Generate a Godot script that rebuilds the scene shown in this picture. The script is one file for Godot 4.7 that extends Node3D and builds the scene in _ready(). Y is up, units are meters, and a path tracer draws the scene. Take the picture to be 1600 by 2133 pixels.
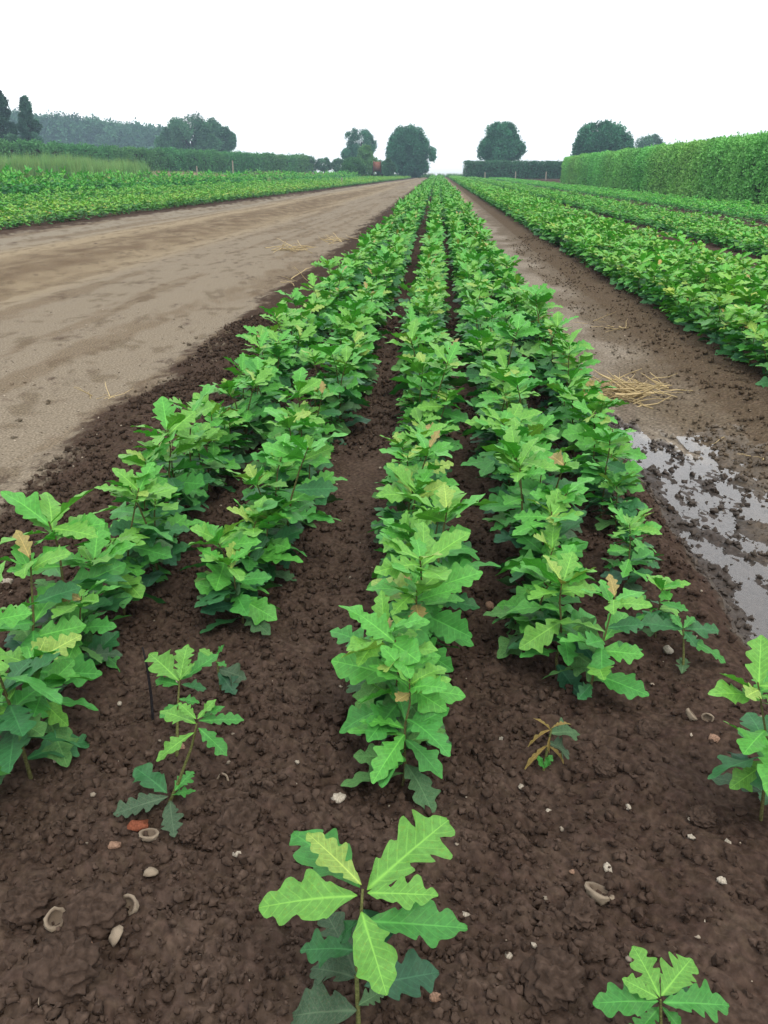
extends Node3D
# An oak nursery under an overcast sky. Rows run along -z, the camera stands one metre over the end of the bed.

var rng := RandomNumberGenerator.new()
var n_a := FastNoiseLite.new()
var n_b := FastNoiseLite.new()
var n_c := FastNoiseLite.new()
var n_big := FastNoiseLite.new()
var used := {}
var mats := {}
var leaf_cache := {}
var clump_mesh: ArrayMesh
const WATER := -0.0738

# linear leaf pigments: 0 old bluish, 1 mature, 2 mid, 3 young, 4 yellow-green, 5 bronze, 6 withered, 7 fresh green
const PIG := [
	Color(0.028, 0.112, 0.055), Color(0.034, 0.160, 0.050), Color(0.056, 0.262, 0.046), Color(0.128, 0.355, 0.054),
	Color(0.235, 0.390, 0.078), Color(0.300, 0.250, 0.088), Color(0.300, 0.230, 0.080), Color(0.085, 0.340, 0.050)]
# half width / length, lobes a side, depth, fold, droop, wave, seed
const SHAPES := [
	[0.27, 4.0, 0.46, 0.16, 0.10, 0.14, 11], [0.24, 5.0, 0.52, 0.26, 0.18, 0.16, 23], [0.30, 4.0, 0.42, 0.10, 0.26, 0.20, 37],
	[0.26, 5.0, 0.46, 0.30, 0.05, 0.12, 41], [0.29, 4.0, 0.56, 0.14, 0.34, 0.22, 59], [0.23, 4.0, 0.50, 0.36, 0.14, 0.16, 67],
	[0.31, 5.0, 0.44, 0.12, 0.20, 0.24, 73], [0.25, 5.0, 0.58, 0.20, 0.30, 0.20, 89]]

# seedlings in front of the rows, each read off the photograph: [stem points, leaves [base, tip, half width / length, pigment, soiled]]
const FRONT := {
	"hero": [[Vector3(-0.070, 0.000, -0.638), Vector3(-0.074, 0.100, -0.659), Vector3(-0.069, 0.185, -0.670), Vector3(-0.068, 0.212, -0.688)], [
		[-0.072, 0.207, -0.695, -0.174, 0.205, -0.799, 0.200, 2, 0],
		[-0.070, 0.212, -0.694, -0.136, 0.250, -0.736, 0.200, 4, 0],
		[-0.074, 0.207, -0.683, -0.187, 0.205, -0.672, 0.250, 3, 0],
		[-0.063, 0.207, -0.692, 0.035, 0.205, -0.818, 0.200, 3, 0],
		[-0.062, 0.211, -0.684, 0.017, 0.225, -0.676, 0.220, 3, 0],
		[-0.063, 0.190, -0.663, 0.053, 0.175, -0.675, 0.200, 2, 0],
		[-0.068, 0.200, -0.667, -0.036, 0.185, -0.586, 0.270, 3, 0],
		[-0.072, 0.110, -0.652, -0.122, 0.110, -0.748, 0.220, 0, 1],
		[-0.075, 0.140, -0.664, -0.143, 0.135, -0.670, 0.260, 1, 0],
		[-0.075, 0.100, -0.658, -0.141, 0.070, -0.698, 0.220, 0, 1],
		[-0.073, 0.060, -0.645, -0.160, 0.035, -0.656, 0.300, 0, 1],
		[-0.071, 0.070, -0.644, -0.041, 0.080, -0.659, 0.300, 1, 1],
		[-0.065, 0.080, -0.662, 0.025, 0.060, -0.703, 0.240, 0, 0],
		[-0.067, 0.190, -0.679, -0.042, 0.120, -0.681, 0.260, 0, 0],
		[-0.071, 0.180, -0.671, -0.100, 0.140, -0.678, 0.220, 1, 0],]],
	"br": [[Vector3(0.299, 0.000, -0.646), Vector3(0.292, 0.050, -0.651), Vector3(0.286, 0.100, -0.654)], [
		[0.286, 0.100, -0.657, 0.268, 0.115, -0.716, 0.260, 3, 0],
		[0.288, 0.100, -0.659, 0.337, 0.110, -0.708, 0.280, 3, 0],
		[0.283, 0.100, -0.652, 0.211, 0.100, -0.650, 0.260, 2, 0],
		[0.288, 0.100, -0.651, 0.364, 0.100, -0.655, 0.240, 2, 0],
		[0.284, 0.100, -0.656, 0.244, 0.120, -0.663, 0.250, 3, 0],
		[0.289, 0.080, -0.660, 0.254, 0.060, -0.633, 0.260, 2, 0],
		[0.292, 0.080, -0.660, 0.319, 0.060, -0.640, 0.240, 2, 0],
		[0.295, 0.090, -0.665, 0.337, 0.070, -0.710, 0.240, 1, 0],]],
	"A": [[Vector3(-0.429, 0.000, -1.017), Vector3(-0.402, 0.060, -1.010), Vector3(-0.379, 0.120, -1.023), Vector3(-0.369, 0.160, -1.034)], [
		[-0.371, 0.160, -1.034, -0.435, 0.170, -1.057, 0.220, 3, 0],
		[-0.366, 0.165, -1.034, -0.299, 0.160, -1.054, 0.200, 2, 0],
		[-0.366, 0.155, -1.029, -0.315, 0.135, -1.001, 0.240, 2, 0],
		[-0.372, 0.150, -1.023, -0.427, 0.130, -0.988, 0.220, 3, 0],
		[-0.367, 0.170, -1.032, -0.343, 0.200, -1.046, 0.250, 3, 0],
		[-0.369, 0.170, -1.032, -0.399, 0.190, -1.046, 0.220, 3, 0],
		[-0.364, 0.170, -1.037, -0.326, 0.190, -1.042, 0.200, 2, 0],
		[-0.422, 0.030, -1.006, -0.502, 0.020, -0.975, 0.240, 0, 1],
		[-0.424, 0.035, -1.008, -0.492, 0.050, -1.055, 0.270, 1, 0],
		[-0.421, 0.020, -1.008, -0.397, 0.012, -0.946, 0.250, 0, 1],
		[-0.417, 0.030, -1.010, -0.382, 0.040, -1.016, 0.220, 2, 0],
		[-0.407, 0.050, -0.998, -0.388, 0.060, -1.039, 0.300, 2, 0],]],
	"B": [[Vector3(-0.450, 0.000, -1.135), Vector3(-0.452, 0.070, -1.170), Vector3(-0.451, 0.125, -1.197)], [
		[-0.451, 0.125, -1.194, -0.527, 0.150, -1.256, 0.250, 3, 0],
		[-0.448, 0.130, -1.193, -0.451, 0.170, -1.250, 0.260, 3, 0],
		[-0.446, 0.127, -1.195, -0.394, 0.150, -1.251, 0.220, 2, 0],
		[-0.451, 0.120, -1.189, -0.501, 0.115, -1.211, 0.260, 2, 0],
		[-0.445, 0.120, -1.190, -0.407, 0.100, -1.208, 0.260, 1, 0],
		[-0.448, 0.090, -1.172, -0.474, 0.085, -1.143, 0.250, 2, 0],
		[-0.450, 0.095, -1.180, -0.414, 0.090, -1.182, 0.250, 2, 0],
		[-0.448, 0.130, -1.190, -0.427, 0.160, -1.201, 0.240, 3, 0],]],
	"C": [[Vector3(-0.422, 0.000, -1.349), Vector3(-0.426, 0.050, -1.354), Vector3(-0.430, 0.075, -1.360)], [
		[-0.429, 0.075, -1.355, -0.463, 0.090, -1.365, 0.250, 3, 0],
		[-0.430, 0.075, -1.360, -0.414, 0.100, -1.367, 0.250, 2, 0],
		[-0.426, 0.050, -1.354, -0.370, 0.030, -1.360, 0.420, 0, 1],
		[-0.426, 0.045, -1.352, -0.385, 0.020, -1.319, 0.340, 0, 0],
		[-0.429, 0.065, -1.357, -0.407, 0.070, -1.343, 0.250, 2, 0],]],
	"D": [[Vector3(0.217, 0.000, -1.149), Vector3(0.220, 0.035, -1.155), Vector3(0.225, 0.085, -1.159)], [
		[0.223, 0.075, -1.158, 0.279, 0.060, -1.190, 0.340, 1, 1],
		[0.222, 0.055, -1.157, 0.268, 0.030, -1.168, 0.360, 0, 1],
		[0.224, 0.085, -1.155, 0.188, 0.075, -1.143, 0.080, 6, 0],
		[0.225, 0.085, -1.159, 0.253, 0.095, -1.171, 0.090, 6, 0],
		[0.224, 0.080, -1.159, 0.207, 0.100, -1.164, 0.090, 6, 0],
		[0.221, 0.050, -1.156, 0.186, 0.040, -1.128, 0.090, 6, 0],
		[0.220, 0.050, -1.154, 0.251, 0.035, -1.144, 0.090, 6, 0],
		[0.224, 0.070, -1.158, 0.219, 0.050, -1.143, 0.100, 6, 0],
		[0.216, 0.008, -1.144, 0.203, 0.035, -1.141, 0.250, 2, 0],
		[0.217, 0.008, -1.145, 0.225, 0.035, -1.143, 0.250, 2, 0],]],
	"F": [[Vector3(0.553, 0.000, -1.473), Vector3(0.551, 0.050, -1.485), Vector3(0.550, 0.095, -1.506)], [
		[0.550, 0.095, -1.506, 0.462, 0.100, -1.523, 0.260, 1, 0],
		[0.552, 0.095, -1.506, 0.628, 0.095, -1.518, 0.300, 1, 0],
		[0.551, 0.090, -1.508, 0.568, 0.080, -1.468, 0.300, 1, 0],
		[0.554, 0.075, -1.503, 0.641, 0.050, -1.476, 0.160, 2, 0],
		[0.544, 0.015, -1.456, 0.557, 0.035, -1.494, 0.340, 1, 1],
		[0.546, 0.100, -1.501, 0.528, 0.120, -1.526, 0.260, 2, 0],
		[0.548, 0.100, -1.501, 0.575, 0.115, -1.527, 0.240, 2, 0],]],
}


class Mesher:
	var v := PackedVector3Array()
	var n := PackedVector3Array()
	var uv := PackedVector2Array()
	var c := PackedColorArray()
	var i := PackedInt32Array()

	func vert(p: Vector3, t: Vector2, col: Color) -> int:
		v.append(p); n.append(Vector3.ZERO); uv.append(t); c.append(col)
		return v.size() - 1

	func tri(a: int, b: int, d: int) -> void:
		i.append(a); i.append(b); i.append(d)
		var f := (v[d] - v[a]).cross(v[b] - v[a])
		n[a] += f; n[b] += f; n[d] += f

	func commit(m: Material) -> ArrayMesh:
		for k in n.size():
			n[k] = n[k].normalized() if n[k].length_squared() > 1e-20 else Vector3.UP
		var arr := []
		arr.resize(Mesh.ARRAY_MAX)
		arr[Mesh.ARRAY_VERTEX] = v; arr[Mesh.ARRAY_NORMAL] = n; arr[Mesh.ARRAY_TEX_UV] = uv; arr[Mesh.ARRAY_COLOR] = c; arr[Mesh.ARRAY_INDEX] = i
		var me := ArrayMesh.new()
		me.add_surface_from_arrays(Mesh.PRIMITIVE_TRIANGLES, arr)
		me.surface_set_material(0, m)
		return me


# ---------------------------------------------------------------- helpers
func numbered(called: String) -> String:
	var k: int = used.get(called, 0)
	used[called] = k + 1
	return called if k == 0 else "%s_%03d" % [called, k]


func tag(o: Node3D, label: String, category := "", group := "", kind := "") -> void:
	if label != "": o.set_meta("label", label)
	if category != "": o.set_meta("category", category)
	if group != "": o.set_meta("group", group)
	if kind != "": o.set_meta("kind", kind)


func thing(called: String, label: String, category: String, at: Vector3, group := "", kind := "") -> Node3D:
	var o := Node3D.new()
	o.name = numbered(called)
	add_child(o)
	o.position = at
	tag(o, label, category, group, kind)
	return o


func part(parent: Node3D, called: String, mesh: Mesh, x := Transform3D.IDENTITY) -> MeshInstance3D:
	var o := MeshInstance3D.new()
	o.name = called
	o.mesh = mesh
	o.transform = x
	parent.add_child(o, true)
	return o


func solo(called: String, mesh: Mesh, label: String, category: String, x: Transform3D, group := "", kind := "") -> MeshInstance3D:
	var o := MeshInstance3D.new()
	o.name = numbered(called)
	o.mesh = mesh
	add_child(o)
	o.transform = x
	tag(o, label, category, group, kind)
	return o


func many(parent: Node3D, called: String, mesh: Mesh, xs: Array, cols: Array) -> MultiMeshInstance3D:
	var mm := MultiMesh.new()
	mm.transform_format = MultiMesh.TRANSFORM_3D
	mm.use_colors = true
	mm.mesh = mesh
	mm.instance_count = xs.size()
	for k in xs.size():
		mm.set_instance_transform(k, xs[k])
		mm.set_instance_color(k, cols[k])
	var o := MultiMeshInstance3D.new()
	o.name = called
	o.multimesh = mm
	parent.add_child(o, true)
	return o


func rr(a: float, b: float) -> float:
	return rng.randf_range(a, b)


func ss(a: float, b: float, x: float) -> float:
	return smoothstep(a, b, x)


func dir_basis(d: Vector3, up := Vector3.UP) -> Basis:
	var z := d.normalized()
	var x := up.cross(z)
	if x.length() < 1e-4: x = Vector3.RIGHT
	x = x.normalized()
	return Basis(x, z.cross(x).normalized(), z)


func tube(m: Mesher, pts: Array, radii: Array, sides: int, col: Color) -> void:
	var last := -1
	for k in pts.size():
		var a: Vector3 = pts[maxi(k - 1, 0)]
		var b: Vector3 = pts[mini(k + 1, pts.size() - 1)]
		var bs := dir_basis(b - a, Vector3(0.3, 0.2, 1.0) if absf((b - a).normalized().y) > 0.8 else Vector3.UP)
		var first := m.v.size()
		for s in sides:
			var t := TAU * s / sides
			var p: Vector3 = pts[k]
			var r: float = radii[k]
			m.vert(p + (bs.x * cos(t) + bs.y * sin(t)) * r, Vector2(float(s) / sides, k * 0.5), col)
		if last >= 0:
			for s in sides:
				var s2 := (s + 1) % sides
				m.tri(last + s, first + s, last + s2)
				m.tri(last + s2, first + s, first + s2)
		last = first
	var tip := m.vert(pts[pts.size() - 1], Vector2(0.5, 1), col)
	for s in sides: m.tri(last + s, tip, last + (s + 1) % sides)


func ball(m: Mesher, c: Vector3, r: Vector3, rough: float, freq: float, col: Color, rings := 7, segs := 10) -> void:
	# a lump: an ellipsoid whose skin is pushed in and out by noise
	var first := m.v.size()
	for a in rings + 1:
		for s in segs:
			var th := PI * a / rings
			var ph := TAU * s / segs
			var d := Vector3(sin(th) * cos(ph), cos(th), sin(th) * sin(ph))
			var k := 1.0 + rough * n_a.get_noise_3dv((d + c * 7.0) * freq) + 0.40 * rough * absf(n_b.get_noise_3dv((d + c * 5.0) * freq * 2.6)) + (0.22 * rough * absf(n_c.get_noise_3dv((d + c * 3.0) * freq * 6.5)) if rings > 20 else 0.0)
			m.vert(c + d * r * k, Vector2(float(s) / segs, float(a) / rings), col)
	for a in rings:
		for s in segs:
			var p := first + a * segs + s
			var q := first + a * segs + (s + 1) % segs
			m.tri(p, q, p + segs)
			m.tri(q, q + segs, p + segs)


func slab(m: Mesher, c: Vector3, size: Vector3, col: Color) -> void:
	# a box with chamfered long edges
	var h := size * 0.5
	var b := minf(minf(h.x, h.y), h.z) * 0.25
	var first := m.v.size()
	for y in [-h.y, -h.y + b, h.y - b, h.y]:
		var e := b if absf(y) > h.y - 0.5 * b else 0.0
		for q in [Vector2(-1, -1), Vector2(1, -1), Vector2(1, 1), Vector2(-1, 1)]:
			m.vert(c + Vector3(q.x * (h.x - e), y, q.y * (h.z - e)), q, col)
	for r in 3:
		for s in 4:
			var p := first + r * 4 + s
			var q2 := first + r * 4 + (s + 1) % 4
			m.tri(p, p + 4, q2)
			m.tri(q2, p + 4, q2 + 4)
	m.tri(first + 12, first + 14, first + 13); m.tri(first + 12, first + 15, first + 14)
	m.tri(first, first + 1, first + 2); m.tri(first, first + 2, first + 3)


# ---------------------------------------------------------------- materials
func gray(f: FastNoiseLite, side: int, lo: float, hi: float, bend := 1.0) -> Image:
	var img := f.get_seamless_image(side, side)
	img.convert(Image.FORMAT_L8)
	var d := img.get_data()
	for k in d.size():
		d[k] = int(255.0 * clampf(lerpf(lo, hi, pow(d[k] / 255.0, bend)), 0.0, 1.0))
	return Image.create_from_data(side, side, false, Image.FORMAT_L8, d)


func noise(freq: float, octaves: int, sd: int, kind := FastNoiseLite.TYPE_SIMPLEX_SMOOTH) -> FastNoiseLite:
	var f := FastNoiseLite.new()
	f.noise_type = kind
	f.frequency = freq
	f.fractal_octaves = octaves
	f.fractal_type = FastNoiseLite.FRACTAL_FBM if octaves > 1 else FastNoiseLite.FRACTAL_NONE
	f.seed = sd
	return f


func leaf_images() -> Array:
	var W := 192
	var H := 320
	var clean := Image.create(W, H, false, Image.FORMAT_RGB8)
	var dirty := Image.create(W, H, false, Image.FORMAT_RGB8)
	var high := Image.create(W, H, false, Image.FORMAT_L8)
	var f := noise(0.03, 4, 5)
	var g := noise(0.09, 2, 6)
	var q := noise(0.05, 3, 9)
	for y in H:
		for x in W:
			var u := (x + 0.5) / W * 2.0 - 1.0
			var t := (y + 0.5) / H
			var rib := exp(-pow(u / (0.048 * (1.25 - t)), 2.0))
			var along := (t - absf(u) * 0.26) * 9.0
			var dist := absf(along - roundf(along))
			var side := exp(-pow(dist / 0.07, 2.0)) * ss(1.05, 0.2, absf(u))
			var fine := absf(g.get_noise_2d(x * 2.0, y * 2.0))
			var mott := 0.5 + 0.5 * f.get_noise_2d(x, y)
			var k := 0.64 + 0.17 * mott - 0.13 * fine
			var c := Color(k, k, k)
			c = c.lerp(Color(1.0, 0.92, 0.92), 0.85 * rib)
			c = c.lerp(Color(0.93, 0.86, 0.86), 0.55 * side)
			if q.get_noise_2d(x + 300, y) > 0.36 and absf(u) > 0.2: c = c.lerp(Color(0.80, 0.62, 0.52), 0.35)
			clean.set_pixel(x, y, c)
			var spl := q.get_noise_2d(x * 1.6, y * 1.6) + 0.55 * g.get_noise_2d(x * 3.0 + 90, y * 3.0)
			var dirt := ss(0.10, 0.42, spl) * 0.55 + (0.35 if g.get_noise_2d(x * 5.0, y * 5.0 + 77) > 0.34 else 0.0)
			dirty.set_pixel(x, y, c.lerp(Color(1.0, 0.78, 0.86), clampf(dirt, 0, 0.7)))
			var hh := 0.55 - 0.35 * rib - 0.22 * side + 0.25 * fine + 0.15 * mott
			high.set_pixel(x, y, Color(hh, hh, hh))
	high.convert(Image.FORMAT_RGBA8)
	high.bump_map_to_normal_map(4.0)
	return [clean, dirty, high]


func make_materials() -> void:
	var li := leaf_images()
	for k in 2:
		var m := StandardMaterial3D.new()
		m.albedo_texture = ImageTexture.create_from_image(li[k])
		m.vertex_color_use_as_albedo = true
		m.normal_enabled = true
		m.normal_texture = ImageTexture.create_from_image(li[2])
		m.normal_scale = 0.7
		m.roughness = [0.5, 0.72][k]
		m.metallic_specular = [0.42, 0.3][k]
		m.cull_mode = BaseMaterial3D.CULL_DISABLED
		m.backlight_enabled = true
		m.backlight = Color(0.42, 0.56, 0.16)
		mats[["leaf", "leaf_soiled"][k]] = m
	var far := StandardMaterial3D.new()          # foliage too small to show veins
	far.vertex_color_use_as_albedo = true
	far.roughness = 0.62
	far.metallic_specular = 0.3
	far.cull_mode = BaseMaterial3D.CULL_DISABLED
	far.backlight_enabled = true
	far.backlight = Color(0.30, 0.42, 0.12)
	mats["foliage"] = far
	var grain := ImageTexture.create_from_image(gray(noise(0.05, 5, 21), 512, 0.52, 1.0, 0.9))
	var bumps := gray(noise(0.06, 5, 22), 512, 0.0, 1.0)
	bumps.convert(Image.FORMAT_RGBA8)
	bumps.bump_map_to_normal_map(5.0)
	var bump_tex := ImageTexture.create_from_image(bumps)
	for d in [["soil", 0.96, 2.1, 1.1], ["sand", 0.95, 2.6, 0.22], ["mud", 0.62, 1.9, 0.6], ["wet_mud", 0.55, 2.3, 0.6], ["plain", 0.85, 9.0, 0.5], ["bark", 0.9, 3.0, 1.0]]:
		var m := StandardMaterial3D.new()
		m.vertex_color_use_as_albedo = true
		m.albedo_texture = grain
		m.uv1_triplanar = true
		m.uv1_world_triplanar = d[0] != "plain"
		m.uv1_scale = Vector3.ONE * d[2]
		m.roughness = d[1]
		m.metallic_specular = 0.35 if d[0] == "wet_mud" else 0.06
		m.normal_enabled = true
		m.normal_texture = bump_tex
		m.normal_scale = d[3]
		mats[d[0]] = m
	var w := StandardMaterial3D.new()
	w.albedo_color = Color(0.36, 0.35, 0.34, 0.14)
	w.transparency = BaseMaterial3D.TRANSPARENCY_ALPHA
	w.roughness = 0.04
	w.metallic_specular = 1.0
	mats["water"] = w


# ---------------------------------------------------------------- terrain
func edge_left(z: float) -> float:               # the edge of the beds across the sandy track
	return -8.4 - 0.0385 * z if z > -125.0 else -3.6


func road(x: float, z: float) -> float:
	return ss(1.15, 1.75, -x) * ss(0.0, 0.7, x - edge_left(z))


func track(x: float) -> float:
	return ss(0.66, 0.86, x) - ss(1.16, 1.58, x)


func wet(x: float, z: float) -> float:
	return track(x) * ss(-4.1, -3.3, z + 1.1 * n_big.get_noise_2d(x * 60.0, 9.0) + 0.25 * n_a.get_noise_2d(x * 9.0, z * 5.0))


func macro(x: float, z: float) -> float:
	var y := 0.0
	var rd := road(x, z)
	y -= (0.085 - 0.022 * ss(-3.2, -4.0, z)) * track(x) + 0.05 * rd
	y += rd * (0.022 * sin(x * 2.3 + 0.5 + 0.6 * n_big.get_noise_2d(0.0, z * 4.0)) + 0.014 * sin(x * 5.1 + 1.5 * n_big.get_noise_2d(5.0, z * 6.0)))
	for c in [3.42, 5.95, 9.4]:
		y -= 0.05 * exp(-pow((x - c) / 0.3, 2.0))
	y += 0.03 * clampf(-9.5 - x, 0.0, 20.0)
	y -= 0.03 * maxf(0.0, -z - 150.0)
	return y


func hgt(x: float, z: float, sp := 0.008) -> float:
	var y := macro(x, z)
	if sp > 1.5: return y
	var rd := road(x, z)
	var tr := track(x)
	var amp := lerpf(1.0, 0.22, clampf(rd + 0.35 * tr, 0.0, 1.0))
	var patch := 0.75 + 0.6 * n_big.get_noise_2d(x * 30.0, z * 30.0)
	y += 0.012 * n_a.get_noise_2d(x * 5.0, z * 5.0) * (0.4 + 0.6 * amp) * ss(0.4, 0.1, sp)
	if wet(x, z) > 0.05:
		y += wet(x, z) * (0.014 * n_a.get_noise_2d(x * 9.0 + 40.0, z * 4.5) + 0.010 * n_b.get_noise_2d(x * 20.0, z * 15.0) + 0.009 * n_c.get_noise_2d(x * 45.0, z * 40.0) * ss(0.05, 0.02, sp))
	var lumps := absf(n_b.get_noise_2d(x * 13.0, z * 13.0))
	y += 0.020 * lumps * amp * patch * ss(0.09, 0.03, sp)
	y += 0.013 * absf(n_c.get_noise_2d(x * 34.0, z * 34.0)) * amp * patch * ss(0.055, 0.020, sp)
	y += 0.007 * absf(n_a.get_noise_2d(x * 80.0, z * 80.0)) * amp * ss(0.02, 0.010, sp)
	return y


func ground_color(x: float, z: float) -> Color:
	var b := n_big.get_noise_2d(x * 9.0, z * 9.0)
	var e := n_a.get_noise_2d(x * 2.2, z * 1.1)
	var s := n_b.get_noise_2d(x * 8.0, z * 8.0)
	var soil := Color(0.086, 0.058, 0.045).lerp(Color(0.152, 0.108, 0.084), clampf(0.42 + 0.9 * b + 0.35 * s, 0, 1))
	var xn := x + 0.14 * e + 0.05 * s
	soil = soil.lerp(Color(0.075, 0.052, 0.038), 0.6 * ss(-1.95, -1.7, xn) * ss(-0.7, -1.0, xn))
	var rd := road(x, z)
	if rd > 0.01 and z > -148.0:
		var u := (x - edge_left(z)) / (-1.5 - edge_left(z))
		var w := u + 0.05 * n_big.get_noise_2d(x * 3.0, z * 3.0)
		var grey := Color(0.36, 0.31, 0.24)
		var tan_sand := Color(0.42, 0.34, 0.23)
		var brown := Color(0.23, 0.172, 0.115)
		var c := grey.lerp(tan_sand, ss(0.18, 0.34, w))
		c = c.lerp(brown, (ss(0.36, 0.45, w) * ss(0.68, 0.56, w)) * (0.75 + 0.5 * e))
		c = c.lerp(Color(0.34, 0.285, 0.215), ss(0.62, 0.75, w))
		c = c.lerp(brown, 0.6 * ss(0.10, 0.5, 0.8 * n_a.get_noise_2d(x * 2.6 + 0.1 * z, z * 0.13) + 0.35 * n_b.get_noise_2d(x * 5.0, z * 1.6) + 0.15 * s))
		c = c.lerp(brown * 0.72, 0.5 * ss(0.30, 0.55, n_b.get_noise_2d(x * 3.1 + 8.0, z * 1.5) + 0.35 * n_c.get_noise_2d(x * 9.0, z * 6.0)))
		c = c.lerp(Color(0.48, 0.40, 0.27), 0.6 * ss(0.1, 0.5, n_b.get_noise_2d(x * 1.2, z * 0.35)) * ss(-30.0, -60.0, z))
		soil = soil.lerp(c, ss(0.34, 0.80, rd + 0.34 * e + 0.30 * s + 0.16 * n_c.get_noise_2d(x * 20.0, z * 14.0)))
	var tr := track(x)
	if tr > 0.02:
		var mud := Color(0.37, 0.315, 0.25).lerp(Color(0.26, 0.215, 0.165), clampf(0.5 + e + 0.4 * s, 0, 1))
		mud = mud.lerp(Color(0.50, 0.40, 0.26), ss(-20.0, -34.0, z + 6.0 * b))
		soil = soil.lerp(mud, ss(0.35, 0.8, tr + 0.2 * s))
		soil = soil.lerp(Color(0.090, 0.070, 0.056), ss(0.3, 0.7, wet(x, z) + 0.2 * s))
	soil = soil.lerp(Color(0.185, 0.140, 0.094), 0.75 * ss(1.04, 1.26, xn) * ss(1.85, 1.65, xn))
	soil = soil.lerp(Color(0.42, 0.33, 0.2), ss(-25.0, -45.0, z) * 0.8 * ss(3.0, 3.2, x) * ss(3.9, 3.7, x))
	if x < edge_left(z) - 9.0 and z < -118.0: soil = soil.lerp(Color(0.7, 0.6, 0.34), ss(-122.0, -140.0, z))
	return soil


func build_ground() -> void:
	var xs: Array[float] = []
	var right: Array[float] = []
	var x := 0.0
	var d := 0.0125
	while x < 420.0:
		right.append(x)
		x += d
		if x > 0.85: d = maxf(0.0125, 0.0125 * pow(x / 0.85, 0.84) if x < 12.0 else d * 1.06)
	for k in range(right.size() - 1, 0, -1): xs.append(-right[k])
	xs.append_array(right)
	var zs: Array[float] = [40.0, 12.0, 4.0, 1.5, 0.5, 0.1, -0.15, -0.3, -0.4, -0.46]
	var z := -0.5
	while z > -560.0:
		zs.append(z)
		z -= maxf(0.0095, 0.0095 * pow(absf(z) / 1.15, 1.04))
	var nx := xs.size()
	var nz := zs.size()
	print("ground ", nx, " x ", nz)
	var v := PackedVector3Array()
	var c := PackedColorArray()
	var kind := PackedByteArray()
	v.resize(nx * nz); c.resize(nx * nz); kind.resize(nx * nz)
	for j in nz:
		var zz: float = zs[j]
		var sz := absf(zs[mini(j + 1, nz - 1)] - zs[maxi(j - 1, 0)]) * 0.5
		for i in nx:
			var xx: float = xs[i]
			var sx := absf(xs[mini(i + 1, nx - 1)] - xs[maxi(i - 1, 0)]) * 0.5
			var k := j * nx + i
			v[k] = Vector3(xx, hgt(xx, zz, maxf(sx, sz)), zz)
			c[k] = ground_color(xx, zz)
			var r := 0
			if road(xx, zz) + 0.2 * n_a.get_noise_2d(xx * 2.2, zz * 1.1) > 0.55 and zz > -150.0: r = 1
			elif track(xx) > 0.5 and zz > -150.0: r = 3 if wet(xx, zz) + 0.2 * n_b.get_noise_2d(xx * 8.0, zz * 8.0) > 0.45 else 2
			kind[k] = r
	var n := PackedVector3Array()
	n.resize(nx * nz)
	for j in nz:
		for i in nx:
			var k := j * nx + i
			var a := v[k + 1] if i < nx - 1 else v[k]
			var b := v[k - 1] if i > 0 else v[k]
			var p := v[k + nx] if j < nz - 1 else v[k]
			var q := v[k - nx] if j > 0 else v[k]
			n[k] = (q - p).cross(a - b).normalized()
			if n[k].y < 0.0: n[k] = -n[k]
	var idx := [PackedInt32Array(), PackedInt32Array(), PackedInt32Array(), PackedInt32Array()]
	for j in nz - 1:
		for i in nx - 1:
			var k := j * nx + i
			var t: PackedInt32Array = idx[kind[k]]
			t.append(k); t.append(k + nx); t.append(k + 1)
			t.append(k + 1); t.append(k + nx); t.append(k + nx + 1)
			idx[kind[k]] = t
	var names := ["ground", "farm_track", "wheel_track", "wet_mud"]
	var ms := ["soil", "sand", "mud", "wet_mud"]
	for s in 4:
		var map := {}
		var vv := PackedVector3Array()
		var nn := PackedVector3Array()
		var cc := PackedColorArray()
		var ii := PackedInt32Array()
		if s == 0:
			vv = v; nn = n; cc = c; ii = idx[0]
		else:
			for k in idx[s]:
				if not map.has(k):
					map[k] = vv.size()
					vv.append(v[k]); nn.append(n[k]); cc.append(c[k])
				ii.append(map[k])
		var arr := []
		arr.resize(Mesh.ARRAY_MAX)
		arr[Mesh.ARRAY_VERTEX] = vv; arr[Mesh.ARRAY_NORMAL] = nn; arr[Mesh.ARRAY_COLOR] = cc; arr[Mesh.ARRAY_INDEX] = ii
		var me := ArrayMesh.new()
		me.add_surface_from_arrays(Mesh.PRIMITIVE_TRIANGLES, arr)
		me.surface_set_material(0, mats[ms[s]])
		var lab: String = ["dark brown nursery soil of the beds and fields", "wide pale sandy farm track with faint ruts beside the oak bed", "sunken earth wheel track between the oak bed and its neighbour", "wet trampled mud in the wheel track under the puddle"][s]
		solo(names[s], me, lab, ["ground", "track", "track", "mud"][s], Transform3D.IDENTITY, "", "structure")
	# rain water standing in the hollow of the wheel track: a level sheet that the mud pokes through
	var wm := Mesher.new()
	var at := {}
	var st := 0.03
	for i in 32:
		for j in 130:
			var wx := 0.62 + i * st
			var wz := -0.6 - j * st
			if wet(wx, wz) < 0.4: continue
			var q := []
			for o in [Vector2(0, 0), Vector2(1, 0), Vector2(0, -1), Vector2(1, -1)]:
				var key := Vector2i(i + int(o.x), j - int(o.y))
				if not at.has(key): at[key] = wm.vert(Vector3(0.62 + key.x * st, WATER, -0.6 - key.y * st), Vector2.ZERO, Color.WHITE)
				q.append(at[key])
			wm.tri(q[0], q[2], q[1]); wm.tri(q[1], q[2], q[3])
	solo("puddle", wm.commit(mats["water"]), "shallow grey puddle in the muddy wheel track", "puddle", Transform3D.IDENTITY, "", "structure")


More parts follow.
